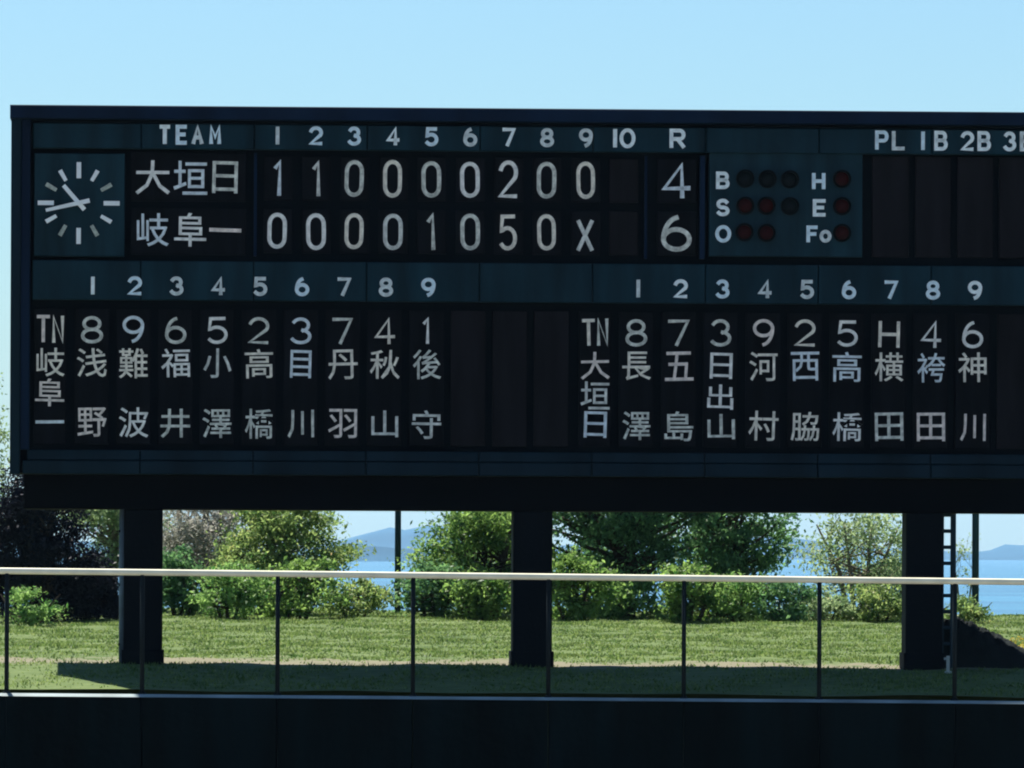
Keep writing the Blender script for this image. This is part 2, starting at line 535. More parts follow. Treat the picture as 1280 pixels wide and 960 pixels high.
BG = 'bushes along the far edge of the lawn'
tree('bush', 'small bright green plant under the left end of the scoreboard', 'bush', 38, 148, 34, 730, 'leaf_bright', 'bark', 31, 1100, 0.13, 3, 0.0, BG, 20, 0.11, narrow=.35)
tree('bush', 'dark leafy bush at the right foot of the left pillar', 'bush', 226, 158, 40, 682, 'leaf_dark', 'bark', 32, 2900, 0.14, 3, 0.0, BG, 34, 0.16)
tree('bush', 'bright leafy bush in front of the greyish feathery tree', 'bush', 285, 156, 52, 706, 'leaf_bright', 'bark', 33, 2300, 0.15, 3, 0.0, BG, 34, 0.15, narrow=.4)
tree('bush', 'rounded green bush in front of the light yellow green tree', 'bush', 374, 157, 58, 690, 'leaf_green', 'bark', 34, 3300, 0.14, 3, 0.0, BG, 40, 0.17)
tree('bush', 'low bush under the sea gap, left of the first dark pole', 'bush', 446, 158, 50, 722, 'leaf_light', 'bark', 35, 2200, 0.12, 3, 0.0, BG, 34, 0.13)
tree('bush', 'dark low bush right of the first dark pole', 'bush', 540, 158, 44, 698, 'leaf_dark', 'bark', 36, 2700, 0.14, 3, 0.0, BG, 32, 0.16)
tree('bush', 'low bush at the left foot of the middle pillar', 'bush', 604, 157, 48, 716, 'leaf_green', 'bark', 37, 2500, 0.14, 3, 0.0, BG, 34, 0.15)
tree('bush', 'leafy bush at the right foot of the middle pillar', 'bush', 716, 156, 50, 690, 'leaf_green', 'bark', 38, 2900, 0.15, 3, 0.0, BG, 36, 0.16)
tree('bush', 'green bush under the left limbs of the big dark tree', 'bush', 792, 158, 54, 716, 'leaf_bright', 'bark', 39, 2100, 0.15, 3, 0.0, BG, 34, 0.15, narrow=.4)
tree('bush', 'green bush left of the broad dark tree trunk', 'bush', 862, 156, 46, 700, 'leaf_green', 'bark', 40, 2500, 0.15, 3, 0.0, BG, 32, 0.16)
tree('bush', 'bright upright bush in front of the broad dark tree', 'bush', 925, 157, 40, 712, 'leaf_bright', 'bark', 41, 2000, 0.15, 3, 0.0, BG, 28, 0.15, narrow=.35)
tree('bush', 'dark low bush at the right edge of the broad dark tree', 'bush', 978, 157, 46, 722, 'leaf_dark', 'bark', 42, 2500, 0.13, 3, 0.0, BG, 30, 0.15)
tree('bush', 'low yellow green scrub left of the thin pale tree stems', 'bush', 1030, 158, 46, 742, 'leaf_pale', 'bark', 43, 2000, 0.11, 3, 0.0, BG, 30, 0.12)
tree('bush', 'low yellow green scrub at the foot of the thin pale tree', 'bush', 1096, 158, 50, 730, 'leaf_light', 'bark', 44, 2400, 0.11, 3, 0.0, BG, 32, 0.13)
tree('bush', 'loose light green bush filling the gap between the greyish tree and the sea gap', 'bush', 316, 160, 60, 668, 'leaf_light', 'bark', 51, 5200, 0.12, 3, 0.0, BG, 50, 0.19)
tree('bush', 'loose mid green bush just left of the middle pillar, behind the low bushes', 'bush', 585, 162, 50, 662, 'leaf_bright', 'bark', 52, 4200, 0.12, 3, 0.0, BG, 44, 0.18)
tree('bush', 'loose green bush behind the low bushes, under the big limbed tree', 'bush', 748, 163, 64, 664, 'leaf_green', 'bark', 53, 5200, 0.12, 3, 0.0, BG, 54, 0.18)
tree('bush', 'pale loose bush behind the scrub, left of the right pillar', 'bush', 1108, 162, 42, 694, 'leaf_pale', 'bark_pale', 54, 2600, 0.11, 3, 0.0, BG, 36, 0.16)
tree('bush', 'wispy little shrub between the ladder and the right hand pole', 'bush', 1205, 160, 14, 655, 'leaf_pale', 'bark_pale', 45, 260, 0.07, 2, 0.35, BG, 12, 0.12, limb_r=0.02)
tree('bush', 'low grassy tuft at the foot of the right hand pole', 'bush', 1204, 156, 26, 744, 'leaf_light', 'bark', 46, 2200, 0.08, 3, 0.0, BG, 20, 0.12, limb_r=0.02)

# grass blades
def grass():
    rnd = np.random.RandomState(5)
    n = 150000
    y = 114.9 + (167 - 114.9) * rnd.uniform(0, 1, n) ** 0.85
    half = 0.0745 * y
    x = rnd.uniform(-1, 1, n) * half
    soil_or_shade = (y > 120.8) & (y < 126) & (rnd.uniform(0, 1, n) < np.clip((126 - y) / 3.5, 0, 0.9))
    patch = np.sin(x * 1.1 + y * .7) + np.sin(x * 2.3 - y * 1.3 + 1) + rnd.normal(0, .6, n)
    keep = (~soil_or_shade) & (patch > -1.1)
    x, y, patch = x[keep], y[keep], patch[keep]
    n = len(x)
    z = np.array([gz(a, b) for a, b in zip(x, y)])
    h = 0.022 + 0.022 * rnd.uniform(0, 1, n) + 0.014 * np.clip(patch, 0, 2) + np.where(rnd.uniform(0, 1, n) > .994, 0.05, 0)
    wd = 0.014 + 0.010 * rnd.uniform(0, 1, n)
    a = rnd.uniform(0, math.pi, n)
    dx, dy = np.cos(a) * wd, np.sin(a) * wd
    lx, ly = rnd.normal(0, .03, n), rnd.normal(0, .03, n)
    v = np.stack([np.stack([x - dx, y - dy, z - .01], 1), np.stack([x + dx, y + dy, z - .01], 1), np.stack([x + lx, y + ly, z + h], 1)], 1).reshape(-1, 3)
    m = bpy.data.meshes.new('grass')
    m.vertices.add(3 * n); m.vertices.foreach_set('co', v.ravel())
    m.loops.add(3 * n); m.loops.foreach_set('vertex_index', np.arange(3 * n, dtype=np.int32))
    m.polygons.add(n); m.polygons.foreach_set('loop_start', np.arange(0, 3 * n, 3, dtype=np.int32))
    m.polygons.foreach_set('loop_total', np.full(n, 3, dtype=np.int32))
    m.update(calc_edges=True)
    return m


M['blade'] = leaf_mat('grass_blades_olive', (0.060, 0.120, 0.026), (0.215, 0.275, 0.080), 0.6, (0.29, 0.30, 0.14))
tag(link('grass', grass(), M['blade']), 'short olive green grass covering the lawn behind the wall', 'grass', kind='stuff')

# yellow weeds near the right edge
def weeds():
    rnd = np.random.RandomState(9)
    pts = []
    for k in range(40):
        p = W(rnd.uniform(1235, 1300), 0, 130)
        y = rnd.uniform(128, 140)
        x = p.x * y / 130
        z = gz(x, y)
        pts.append(rnd.normal(size=(14, 3)) * .03 + np.array([x, y, z + .12]))
    return leaf_mesh('yellow_flowers', np.concatenate(pts), 0.05, rnd, 0.8)


M['flower'] = leaf_mat('flower_yellow', (0.45, 0.33, 0.04), (0.60, 0.50, 0.10), 0.4)
tag(link('yellow_flowers', weeds(), M['flower']), 'scattered yellow weed flowers in the grass at the right edge', 'flowers', kind='stuff')

# ------------------------------------------------------------------ poles, sea wall, mound, marker
for px, D, wpx, lab in ((497, 162, 8, 'dark slender pole beyond the lawn, in the gap left of the middle pillar'),
                        (1219, 158, 9, 'dark slender pole beyond the lawn, right of the ladder')):
    b = W(px, 770, D); b.z = gz(b.x, D) - 0.05
    r = wpx * D / FPX / 2
    root = empty('lamp_pole', b)
    tag(root, lab, 'pole', 'poles beyond the lawn')
    h = 7.2
    MB().tube([(0, 0, 0), (0, 0, h * .5), (0, 0, h)], [r, r * 0.95, r * 0.8], 12).build('shaft', M['pole'], root, smooth=True)
    MB().tube([(0, 0, 0), (0, 0, 0.12)], [r * 1.7, r * 1.5], 12).build('base_collar', M['pole'], root)
    MB().tube([(0, 0, h), (0, -0.25, h + .12), (0, -0.9, h + .18)], r * .5, 8).build('bracket', M['pole'], root, smooth=True)
    MB().bbox(-.14, .14, -1.35, -.8, h + .1, h + .24, .02).build('lamp_head', M['pole'], root)

sw = MB()
a = W(1222, 777, 167.2)
zt = a.z + 0.05
sw.bbox(a.x, a.x + 30, 167.0, 167.4, zt - 1.0, zt, 0.03)
tag(sw.build('sea_wall', M['concrete']), 'low pale concrete sea wall edge at the far right, along the water', 'sea wall')


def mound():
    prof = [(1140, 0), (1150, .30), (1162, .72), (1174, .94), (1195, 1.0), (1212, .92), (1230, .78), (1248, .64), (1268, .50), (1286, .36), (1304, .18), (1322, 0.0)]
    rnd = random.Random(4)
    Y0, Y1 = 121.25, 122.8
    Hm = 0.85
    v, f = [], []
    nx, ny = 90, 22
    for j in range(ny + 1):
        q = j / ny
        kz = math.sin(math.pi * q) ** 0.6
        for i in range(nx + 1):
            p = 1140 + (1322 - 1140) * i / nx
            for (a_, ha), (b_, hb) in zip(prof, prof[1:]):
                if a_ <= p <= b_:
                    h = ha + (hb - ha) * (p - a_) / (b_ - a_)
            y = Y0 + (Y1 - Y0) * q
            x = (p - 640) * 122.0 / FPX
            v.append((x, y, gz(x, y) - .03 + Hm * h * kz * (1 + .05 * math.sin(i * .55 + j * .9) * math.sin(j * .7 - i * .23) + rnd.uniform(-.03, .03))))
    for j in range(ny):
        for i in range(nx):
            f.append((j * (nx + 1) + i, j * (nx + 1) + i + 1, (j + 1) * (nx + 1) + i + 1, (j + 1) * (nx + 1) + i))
    m = bpy.data.meshes.new('shade_dark_mound'); m.from_pydata(v, [], f); m.update()
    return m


tag(link('shade_dark_mound', mound(), M['soil_or_shade']), 'turf mound with shade painted into its dark colour, right of the right pillar', 'mound')

mk = W(1185, 832, 119.5); mk.z = gz(mk.x, 119.5)
root = empty('marker_post', mk)
tag(root, 'little white marker post with slanted top at the foot of the ladder', 'marker post')
s = PX
MB().box(-2 * s, 2 * s, -.03, .03, 0, 22 * s).build('shaft', M['marker'], root)
MB().box(-5 * s, -2 * s, -.03, .03, 17 * s, 20 * s).build('arm', M['marker'], root)
MB().box(-4 * s, 4.5 * s, -.06, .06, 0, 3 * s).build('foot', M['marker'], root)

# ------------------------------------------------------------------ outfield wall and guard rail
WY = 114.5
TILT = 0.0033
root = empty('outfield_wall', (0, WY, 0))
tag(root, 'dark navy padded outfield wall running across the foot of the picture', 'wall')
zc = W(640, 871.5, WY).z
x = -30.0
pw = 169.5 * WY / FPX
k = 0
xp0 = W(347, 720, WY).x
start = xp0 - pw * 12
while k < 26:
    x0 = start + k * pw
    zt = zc - TILT * (x0 + pw / 2) - .042
    MB().bbox(x0 + .004, x0 + pw - .004, 0, .28, 0.0, zt, .012).build('wall_pad', M['pad'], root)
    k += 1
cb = MB()
xa, xb = start, start + 26 * pw
za, zb = zc - TILT * xa, zc - TILT * xb
cb.v = [(xa, -.03, za - .045), (xb, -.03, zb - .045), (xb, .30, zb - .055), (xa, .30, za - .055), (xa, .05, za), (xb, .05, zb), (xb, .26, zb), (xa, .26, za)]
cb.f = [(0, 3, 2, 1), (4, 5, 6, 7), (0, 1, 5, 4), (1, 2, 6, 5), (2, 3, 7, 6), (3, 0, 4, 7)]
cb.build('coping', M['coping'], root)

gr = empty('guard_rail', (0, WY + .15, 0))
tag(gr, 'cream topped guard rail on dark posts standing along the outfield wall', 'railing')
GY = WY + .15
zl, zr = W(0, 713.5, GY), W(1280, 727.5, GY)
sl_ = (zr.z - zl.z) / (zr.x - zl.x)


def railz(x):
    return zl.z + (x - zl.x) * sl_


rr = 0.051
xs = [start + i * pw for i in range(27)]
MB().tube([(q, 0, railz(q)) for q in xs], rr, 16).build('top_rail', M['rail'], gr, smooth=True)
pm = None
for q in xs:
    zb_ = zc - TILT * q
    hgt = railz(q) - rr * .8 - zb_
    p = MB().tube([(0, 0, 0), (0, 0, hgt)], 0.037, 10)
    o = p.build('post', M['post'], gr, smooth=True, loc=(q, 0, zb_))
    MB().tube([(0, 0, 0), (0, 0, .03)], 0.065, 10).build('base_flange', M['post'], o)

# ------------------------------------------------------------------ the scoreboard
board = empty('scoreboard', (0, 120, 0), YAW)
tag(board, 'long black and teal baseball scoreboard on pillars with clock, scores and player names', 'scoreboard')


def bx(px, py=400):
    return BL(px, py)[0]


def bz(py, px=640):
    return BL(px, py)[1]


# level rows, read at known columns of the photo
Z = {
    'top': bz(131, 13), 'cap': bz(148, 13), 'h1t': bz(155, 235), 'h1b': bz(186, 235),
    'bot': bz(592, 20), 'beam_b': bz(636.5, 205),
    'h2t': bz(325.5, 115), 'h2b': bz(374.5, 115),
    's1t': bz(192, 235), 's1b': bz(252, 235), 's2t': bz(259, 235), 's2b': bz(319, 235),
    'nt': bz(385, 114), 'nb': bz(555, 114), 'l1': bz(562, 20), 'l2': bz(575, 20),
}
XL, XR = bx(13), bx(1700)
# cabinet shell
MB().bbox(XL + .01, XR - .01, 0.26, 3.0, Z['bot'] + .02, Z['top'] - .02).build('cabinet', M['cabinet'], board)
MB().bbox(XL - .02, XR + .02, -0.06, 3.08, Z['cap'], Z['top'], .015).build('top_cap', M['trim'], board)
MB().bbox(XL, bx(25.5), 0.0, 0.3, Z['bot'] - .01, Z['cap'] - .002, .012).build('side_jamb', M['jamb'], board)
MB().bbox(bx(25.5) + .004, bx(37), 0.06, 0.3, Z['l1'] + .004, Z['cap'] - .004, .008).build('inner_jamb', M['trim'], board)
MB().bbox(bx(37) + .004, XR - .01, 0.10, 0.3, Z['h1t'] + .012, Z['cap'] - .006, .008).build('upper_fascia', M['cabinet'], board)
# joints of the painted panels every 141 px
joints = [34.5 + 141.2 * i for i in range(12)]
joints[0] = 40
for a_, b_ in zip(joints, joints[1:]):
    x0, x1 = bx(a_) + .008, bx(b_) - .008
    MB().bbox(x0, x1, .04, .26, Z['h1b'], Z['h1t'], .012).build('header_panel', M['teal'], board)
    MB().bbox(x0, x1, .04, .26, Z['h2b'], Z['h2t'], .012).build('header_panel', M['teal'], board)
    m_ = MB()
    m_.bbox(x0 - (0.15 if a_ == 40 else 0), x1, -.02, .26, Z['bot'], Z['l2'] - .006, .012)
    m_.bbox(x0 - (0.08 if a_ == 40 else 0), x1, .05, .26, Z['l2'] + .006, Z['l1'], .012)
    m_.build('base_panel', M['jamb'], board)

# glyph strokes in a unit box (x 0..1, y 0..1)
def arc(cx, cy, rx, ry, a0, a1, n=14):
    return [(cx + rx * math.cos(R(a0 + (a1 - a0) * i / n)), cy + ry * math.sin(R(a0 + (a1 - a0) * i / n))) for i in range(n + 1)]


def G(ch, narrow=False):
    if ch == '0' and narrow:
        return [arc(.5, .72, .5, .28, 0, 180, 10) + arc(.5, .28, .5, .28, 180, 360, 10) + [(1, .72)]]
    d = {
        '0': [arc(.5, .5, .5, .5, 90, 450, 28)],
        'O': [arc(.5, .5, .5, .5, 90, 450, 28)],
        '1': [[(.22, .82), (.55, 1), (.55, 0)]],
        'I': [[(.5, 1), (.5, 0)]],
        '2': [arc(.5, .70, .5, .30, 165, -35, 12) + [(0, 0), (1, 0)]],
        '3': [arc(.47, .745, .42, .255, 155, -75, 12), arc(.47, .27, .5, .27, 80, -155, 14)],
        '4': [[(.72, 0), (.72, 1), (0, .27), (1, .27)]],
        '5': [[(.92, 1), (.14, 1), (.06, .55)] + arc(.47, .32, .52, .32, 130, -145, 14)],
        '6': [arc(.5, .31, .5, .31, 90, 450, 22), arc(.62, .31, .62, .69, 180, 100, 10)],
        '7': [[(0, 1), (1, 1), (.38, 0)]],
        '8': [arc(.5, .755, .42, .245, 90, 450, 18), arc(.5, .26, .5, .26, 90, 450, 20)],
        '9': [arc(.5, .69, .5, .31, 90, 450, 22), arc(.38, .69, .62, .69, 0, -80, 10)],
        'X': [[(0, 0), (1, 1)], [(0, 1), (1, 0)]],
        'T': [[(0, 1), (1, 1)], [(.5, 1), (.5, 0)]],
        'E': [[(1, 1), (0, 1), (0, 0), (1, 0)], [(.08, .52), (.85, .52)]],
        'A': [[(0, 0), (.5, 1), (1, 0)], [(.18, .33), (.82, .33)]],
        'M': [[(0, 0), (0, 1), (.5, .35), (1, 1), (1, 0)]],
        'N': [[(0, 0), (0, 1), (1, 0), (1, 1)]],
        'R': [[(0, 0), (0, 1), (.68, 1)] + arc(.68, .74, .32, .26, 80, -80, 8) + [(.08, .48)], [(.5, .48), (1, 0)]],
        'P': [[(0, 0), (0, 1), (.68, 1)] + arc(.68, .74, .32, .26, 80, -80, 8) + [(.08, .48)]],
        'L': [[(0, 1), (0, 0), (1, 0)]],
        'B': [[(.08, .52), (.6, .52)] + arc(.6, .76, .32, .24, -80, 80, 8) + [(0, 1), (0, 0), (.62, 0)] + arc(.62, .26, .38, .26, -80, 80, 8) + [(.5, .52)]],
        'S': [arc(.5, .745, .46, .255, 25, 265, 12) + arc(.5, .255, .5, .255, 85, -155, 12)],
        'H': [[(0, 0), (0, 1)], [(1, 0), (1, 1)], [(.08, .5), (.92, .5)]],
        'F': [[(0, 0), (0, 1), (1, 1)], [(.08, .52), (.85, .52)]],
    }
    return d[ch]


def stroke_mesh(ch, w, h, t, narrow=False, cx=0.0, mb=None):
    """monoline lettering: strokes of width t and 1.2 cm thick, centred on the origin in x,z, front at y=-0.012"""
    mb = mb or MB()
    ww, hh = w - t, h - t
    for si, line in enumerate(G(ch, narrow)):
        P = [Vector((cx + (p[0] - .5) * ww, (p[1] - .5) * hh)) for p in line]
        Q = [P[0]]
        for p in P[1:]:
            if (p - Q[-1]).length > 1e-4: Q.append(p)
        P = Q
        closed = (P[0] - P[-1]).length < 1e-3
        if closed: P = P[:-1]
        n = len(P)
        L_, R_ = [], []
        for i in range(n):
            pa = P[i - 1] if (i > 0 or closed) else None
            pb = P[(i + 1) % n] if (i < n - 1 or closed) else None
            d0 = (P[i] - pa).normalized() if pa is not None else (pb - P[i]).normalized()
            d1 = (pb - P[i]).normalized() if pb is not None else d0
            nrm = Vector((-(d0 + d1).y, (d0 + d1).x))
            if nrm.length < 1e-3: nrm = Vector((-d0.y, d0.x))
            nrm.normalize()
            k = 1 / max(.72, nrm.dot(Vector((-d0.y, d0.x))))
            ext = Vector((0, 0))
            if not closed and i == 0: ext = -d0 * t * .3
            if not closed and i == n - 1: ext = d1 * t * .3
            L_.append(P[i] + nrm * t * .5 * k + ext)
            R_.append(P[i] - nrm * t * .5 * k + ext)
        b = len(mb.v)
        yf = -.012 - si * .0015
        for l, r in zip(L_, R_):
            mb.v += [(l.x, yf, l.y), (r.x, yf, r.y), (l.x, 0.0, l.y), (r.x, 0.0, r.y)]
        m = n if closed else n - 1
        for i in range(m):
            a_, c_ = b + 4 * i, b + 4 * ((i + 1) % n)
            mb.f += [(a_, a_ + 1, c_ + 1, c_), (a_ + 2, a_, c_, c_ + 2), (a_ + 1, a_ + 3, c_ + 3, c_ + 1)]
        if not closed:
            e = b + 4 * (n - 1)
            mb.f += [(b, b + 2, b + 3, b + 1), (e, e + 1, e + 3, e + 2)]
    return mb


KC = {}


def kanji_mesh(ch, w, h, bold=0.006):
    key = (ch, round(w, 3), round(h, 3))
    if key in KC: return KC[key]
    c = bpy.data.curves.new('character', 'FONT')
    c.body = ch
    c.resolution_u = 2
    c.offset = bold
    c.extrude = 0.02
    o = bpy.data.objects.new('tmp', c)
    COL.objects.link(o)
    dg = bpy.context.evaluated_depsgraph_get()
    me = bpy.data.meshes.new_from_object(o.evaluated_get(dg))
    bpy.data.objects.remove(o)
    n = len(me.vertices)
    co = np.empty(n * 3); me.vertices.foreach_get('co', co); co = co.reshape(-1, 3)
    out = np.empty_like(co)
    if ch == '一':
        out[:, 0] = (co[:, 0] - .5) * w / .92
        out[:, 2] = (co[:, 1] - (co[:, 1].min() + co[:, 1].max()) / 2) * h / .92 * 1.1
    else:
        x0, x1 = co[:, 0].min(), co[:, 0].max(); y0, y1 = co[:, 1].min(), co[:, 1].max()
        wide = {'日': .78, '目': .70, '小': .95, '川': .92, '山': .92, '出': .92}.get(ch, 1.0)
        out[:, 0] = ((co[:, 0] - x0) / (x1 - x0) - .5) * w * wide
        out[:, 2] = ((co[:, 1] - y0) / (y1 - y0) - .5) * h * (.93 if ch in '日目山川出' else 1)
    out[:, 1] = np.where(co[:, 2] > 0, -.012, 0.0)
    me.vertices.foreach_set('co', out.ravel())
    me.materials.clear()
    me.name = 'character'
    me.update()
    KC[key] = me
    return me


SC = {}
LR = random.Random(21)
WHITES = [mat('lettering_white_%s' % n, c, 0.6, var=v, scale=9, bump=0.2) for n, c, v in (
    ('chalky', (0.80, 0.79, 0.74), 0.25), ('yellowed', (0.78, 0.73, 0.62), 0.30), ('cool', (0.66, 0.73, 0.76), 0.25),
    ('faded', (0.64, 0.65, 0.60), 0.35), ('reddened', (0.76, 0.67, 0.60), 0.30), ('grimy', (0.62, 0.63, 0.56), 0.45))]
HEADW = [mat('heading_white_%s' % n, c, 0.6, var=v, scale=9) for n, c, v in (
    ('clean', (0.80, 0.88, 0.88), 0.18), ('cool', (0.66, 0.80, 0.86), 0.2), ('faded', (0.62, 0.68, 0.67), 0.3))]


def weather(o, kind):
    """each painted character has aged its own way and hangs a touch out of true"""
    o.material_slots[0].link = 'OBJECT'
    o.material_slots[0].material = LR.choice(WHITES if kind == 'white' else HEADW)
    if kind == 'white':
        o.rotation_euler = (0, R(LR.uniform(-1.6, 1.6)), 0)
        q = LR.uniform(.96, 1.03)
        o.scale = (q, 1, LR.uniform(.97, 1.03))
        o.location.x += LR.uniform(-.008, .008); o.location.z += LR.uniform(-.008, .008)
    return o




def put_char(ch, px, py, wpx, hpx, tpx, parent, depth, material='white', narrow=False, name='numeral', px_off=(0, 0, 0)):
    x, z = BL(px, py)
    loc = Vector((x, depth, z)) - Vector(px_off)
    key = (ch, wpx, hpx, tpx, narrow, material)
    if key not in SC:
        SC[key] = stroke_mesh(ch, wpx * PX, hpx * PX, tpx * PX, narrow).mesh(name)
    return weather(link(name, SC[key], M[material], parent, loc=loc), material)


def put_kanji(ch, px, py, wpx, hpx, parent, depth):
    x, z = BL(px, py)
    return weather(link('character', kanji_mesh(ch, wpx * PX, hpx * PX), M['white'], parent, loc=(x, depth, z)), 'white')


def plate(px0, px1, zt, zb, name, label, blank=False, depth=.18):
    o = MB().bbox(bx(px0), bx(px1), depth, .26, zb, zt, .008).build(name, M['plate_blank' if blank else 'plate'], board)
    if label: o['label'] = label
    return o


PD = .18 - .002      # lettering sits on the plates
HD = .04 - .002

# row 1 headings
for ch, px in (('T', 206), ('E', 227), ('A', 247), ('M', 269)):
    put_char(ch, px, 168.3, 15, 25, 5, board, HD, 'header_white', name='heading_letter')
cols = [347, 395, 443, 491.5, 539.5, 588, 636, 684, 732.5, 780]
rowy = lambda y, px, x0=235: y + (px - x0) * 0.0080
for i, px in enumerate(cols[:9]):
    put_char('I' if i == 0 else str(i + 1), px, rowy(168.3, px), 17.5, 24, 4.6, board, HD, 'header_white', name='heading_numeral')
put_char('I', 769, rowy(168.3, 769), 12, 25, 5, board, HD, 'header_white', name='heading_numeral')
put_char('0', 784.5, rowy(168.3, 784), 20, 25, 4.6, board, HD, 'header_white', name='heading_numeral')
put_char('R', 847, rowy(168.3, 847), 20, 25, 4.8, board, HD, 'header_white', name='heading_letter')
for s_, px in (('PL', 1113), ('IB', 1168), ('2B', 1220), ('3B', 1273)):
    for j, ch in enumerate(s_):
        off = (-10.5, 10.5)[j] if s_ != 'IB' else (-14, 8.5)[j]
        put_char(ch, px + off, rowy(168.3, px), 17, 25, 4.6, board, HD, 'header_white',
                 name='heading_letter' if ch in 'PLB' else 'heading_numeral')

# clock
cx, cz = BL(98.3, 253.5)
clock = MB().bbox(bx(42), bx(155), .10, .26, bz(320, 98), bz(191.5, 98), .01).build('clock', M['teal2'], board)
clock['label'] = 'square teal clock face with white hour marks'


def rot_bar(ang, r0, r1, w_, y0, th=.02, w2=None):
    """bar along clock angle (deg clockwise from 12)"""
    w2 = w_ if w2 is None else w2
    d = Vector((math.sin(R(ang)), math.cos(R(ang)))); n_ = Vector((d.y, -d.x))
    c = Vector((cx, cz))
    q = [c + d * r0 + n_ * w_ / 2, c + d * r0 - n_ * w_ / 2, c + d * r1 - n_ * w2 / 2, c + d * r1 + n_ * w2 / 2]
    mb = MB()
    mb.v = [(p.x, y0, p.y) for p in q] + [(p.x, y0 + th, p.y) for p in q]
    mb.f = [(0, 1, 2, 3), (7, 6, 5, 4), (0, 4, 5, 1), (1, 5, 6, 2), (2, 6, 7, 3), (3, 7, 4, 0)]
    return mb


dull = {60: 1, 300: 1, 210: 1, 150: 1, 120: 0}
for k in range(12):
    a_ = k * 30
    if k % 3 == 0:
        rot_bar(a_, 31 * PX, 51 * PX, 5.6 * PX, .078).build('hour_mark', M['clock_white'], clock)
    else:
        rot_bar(a_, 32 * PX, 47 * PX, 4.5 * PX, .078, w2=5.4 * PX).build('hour_mark', M['clock_dull' if dull.get(a_) else 'clock_white'], clock)
rot_bar(319, -11 * PX, 29 * PX, 5.5 * PX, .050, w2=5 * PX).build('hour_hand', M['clock_white'], clock)
rot_bar(257, -14 * PX, 42 * PX, 5.6 * PX, .024, w2=4 * PX).build('minute_hand', M['clock_white'], clock)
hb = MB().tube([(cx, .02, cz), (cx, .10, cz)], .045, 14)
hb.build('clock_hub', M['clock_white'], clock)

# team name plates
def kz(y, px, x0=238):
    return y + (px - x0) * .0072


tp1 = plate(163, 307, bz(190, 235), bz(251, 235), 'team_panel', 'upper team panel reading 大垣日')
tp2 = plate(163, 307, bz(259.5, 235), bz(318, 235), 'team_panel', 'lower team panel reading 岐阜一')
for ch, px in (('大', 191), ('垣', 237.5), ('日', 281.5)):
    put_kanji(ch, px, 221, 42, 42, tp1, PD)
for ch, px in (('岐', 191), ('阜', 237.5), ('一', 281.5)):
    put_kanji(ch, px, 287, 41, 41, tp2, PD)

# innings cells
for r_, (ys, s_) in enumerate(((223, '110000200'), (289, '00001050X'))):
    for i, px in enumerate(cols):
        zt, zb = bz(ys - 27.5, 490), bz(ys + 27.5, 490)
        ch = s_[i] if i < 9 else ''
        o = plate(px - 18, px + 18, zt, zb, 'score_panel', ('score panel showing ' + ch) if ch else 'blank score panel of the tenth inning', blank=not ch)
        if ch:
            wd = 20 if ch == '1' else 24
            if ch == 'X': wd = 22
            put_char(ch, px + (2 if ch == '1' else 0), ys + (px - 490) * .0066 + (3 if ch == 'X' else 0), wd, 41 if ch == 'X' else 46, 5.0, o, PD, 'white', True)
    o = plate(822, 871, bz(ys - 27.5, 490), bz(ys + 27.5, 490), 'run_total_panel', 'run total panel showing ' + '46'[r_])
    put_char('46'[r_], 846.5, ys + 2.3, 38, 46, 5.8, o, PD, 'white')
# thin upright dividers beside the innings block
MB().box(bx(317), bx(320.5), .14, .26, bz(319, 235), bz(190, 235)).build('divider', M['trim'], board)
MB().box(bx(806), bx(809), .14, .26, bz(319, 235), bz(190, 235)).build('divider', M['trim'], board)
MB().box(bx(875), bx(881), .10, .26, bz(319, 235), bz(190, 235)).build('divider', M['trim'], board)

# ball, strike, out panel
cp = MB().bbox(bx(886.5), bx(1078), .10, .26, bz(320.5, 980), bz(191, 980), .01).build('count_panel', M['teal2'], board)
cp['label'] = 'teal count panel with letters and dark round lamps'
for ch, px, py in (('B', 904, 225), ('S', 904, 259), ('O', 904.5, 292), ('H', 1024, 226), ('E', 1025, 259.5), ('F', 1016, 292.5)):
    put_char(ch, px, py, {'F': 15, 'O': 20}.get(ch, 17), 22, 4.6, cp, .10 - .002, 'header_white', name='count_letter')
put_char('O', 1032.5, 295, 15, 16, 4.5, cp, .098, 'header_white', name='count_letter')
lamps = [(932, 223, 0), (960, 223.5, 0), (988, 224, 0), (932, 257, 1), (958.5, 257, 1), (988, 257.5, 0), (931, 290, 1), (958.5, 291, 1),
         (1053, 223.5, 1), (1053, 257.5, 1), (1053, 291, 1)]


def lamp_meshes():
    r = 11.5 * PX
    rim = MB(); n = 20
    for (rad, y) in ((r, 0), (r, -.05), (r * .76, -.05), (r * .76, -.01)):
        for k in range(n):
            t = 2 * math.pi * k / n
            # hood: the top sticks out further than the bottom
            yy = y * (1 + .9 * max(0, math.sin(t)))
            rim.v.append((rad * math.cos(t), yy, rad * math.sin(t)))
    for j in range(3):
        for k in range(n):
            k2 = (k + 1) % n
            rim.f.append((j * n + k, j * n + k2, (j + 1) * n + k2, (j + 1) * n + k))
    lens = MB()
    rings = [(r * .77, -.012), (r * .6, -.028), (r * .3, -.036)]
    for rad, y in rings:
        for k in range(n):
            t = 2 * math.pi * k / n
            lens.v.append((rad * math.cos(t), y, rad * math.sin(t)))
    lens.v.append((0, -.04, 0))
    for j in range(2):
        for k in range(n):
            k2 = (k + 1) % n
            lens.f.append((j * n + k, j * n + k2, (j + 1) * n + k2, (j + 1) * n + k))
    for k in range(n):
        lens.f.append((2 * n + k, 2 * n + (k + 1) % n, 3 * n))
    return rim.mesh('lamp_rim'), lens


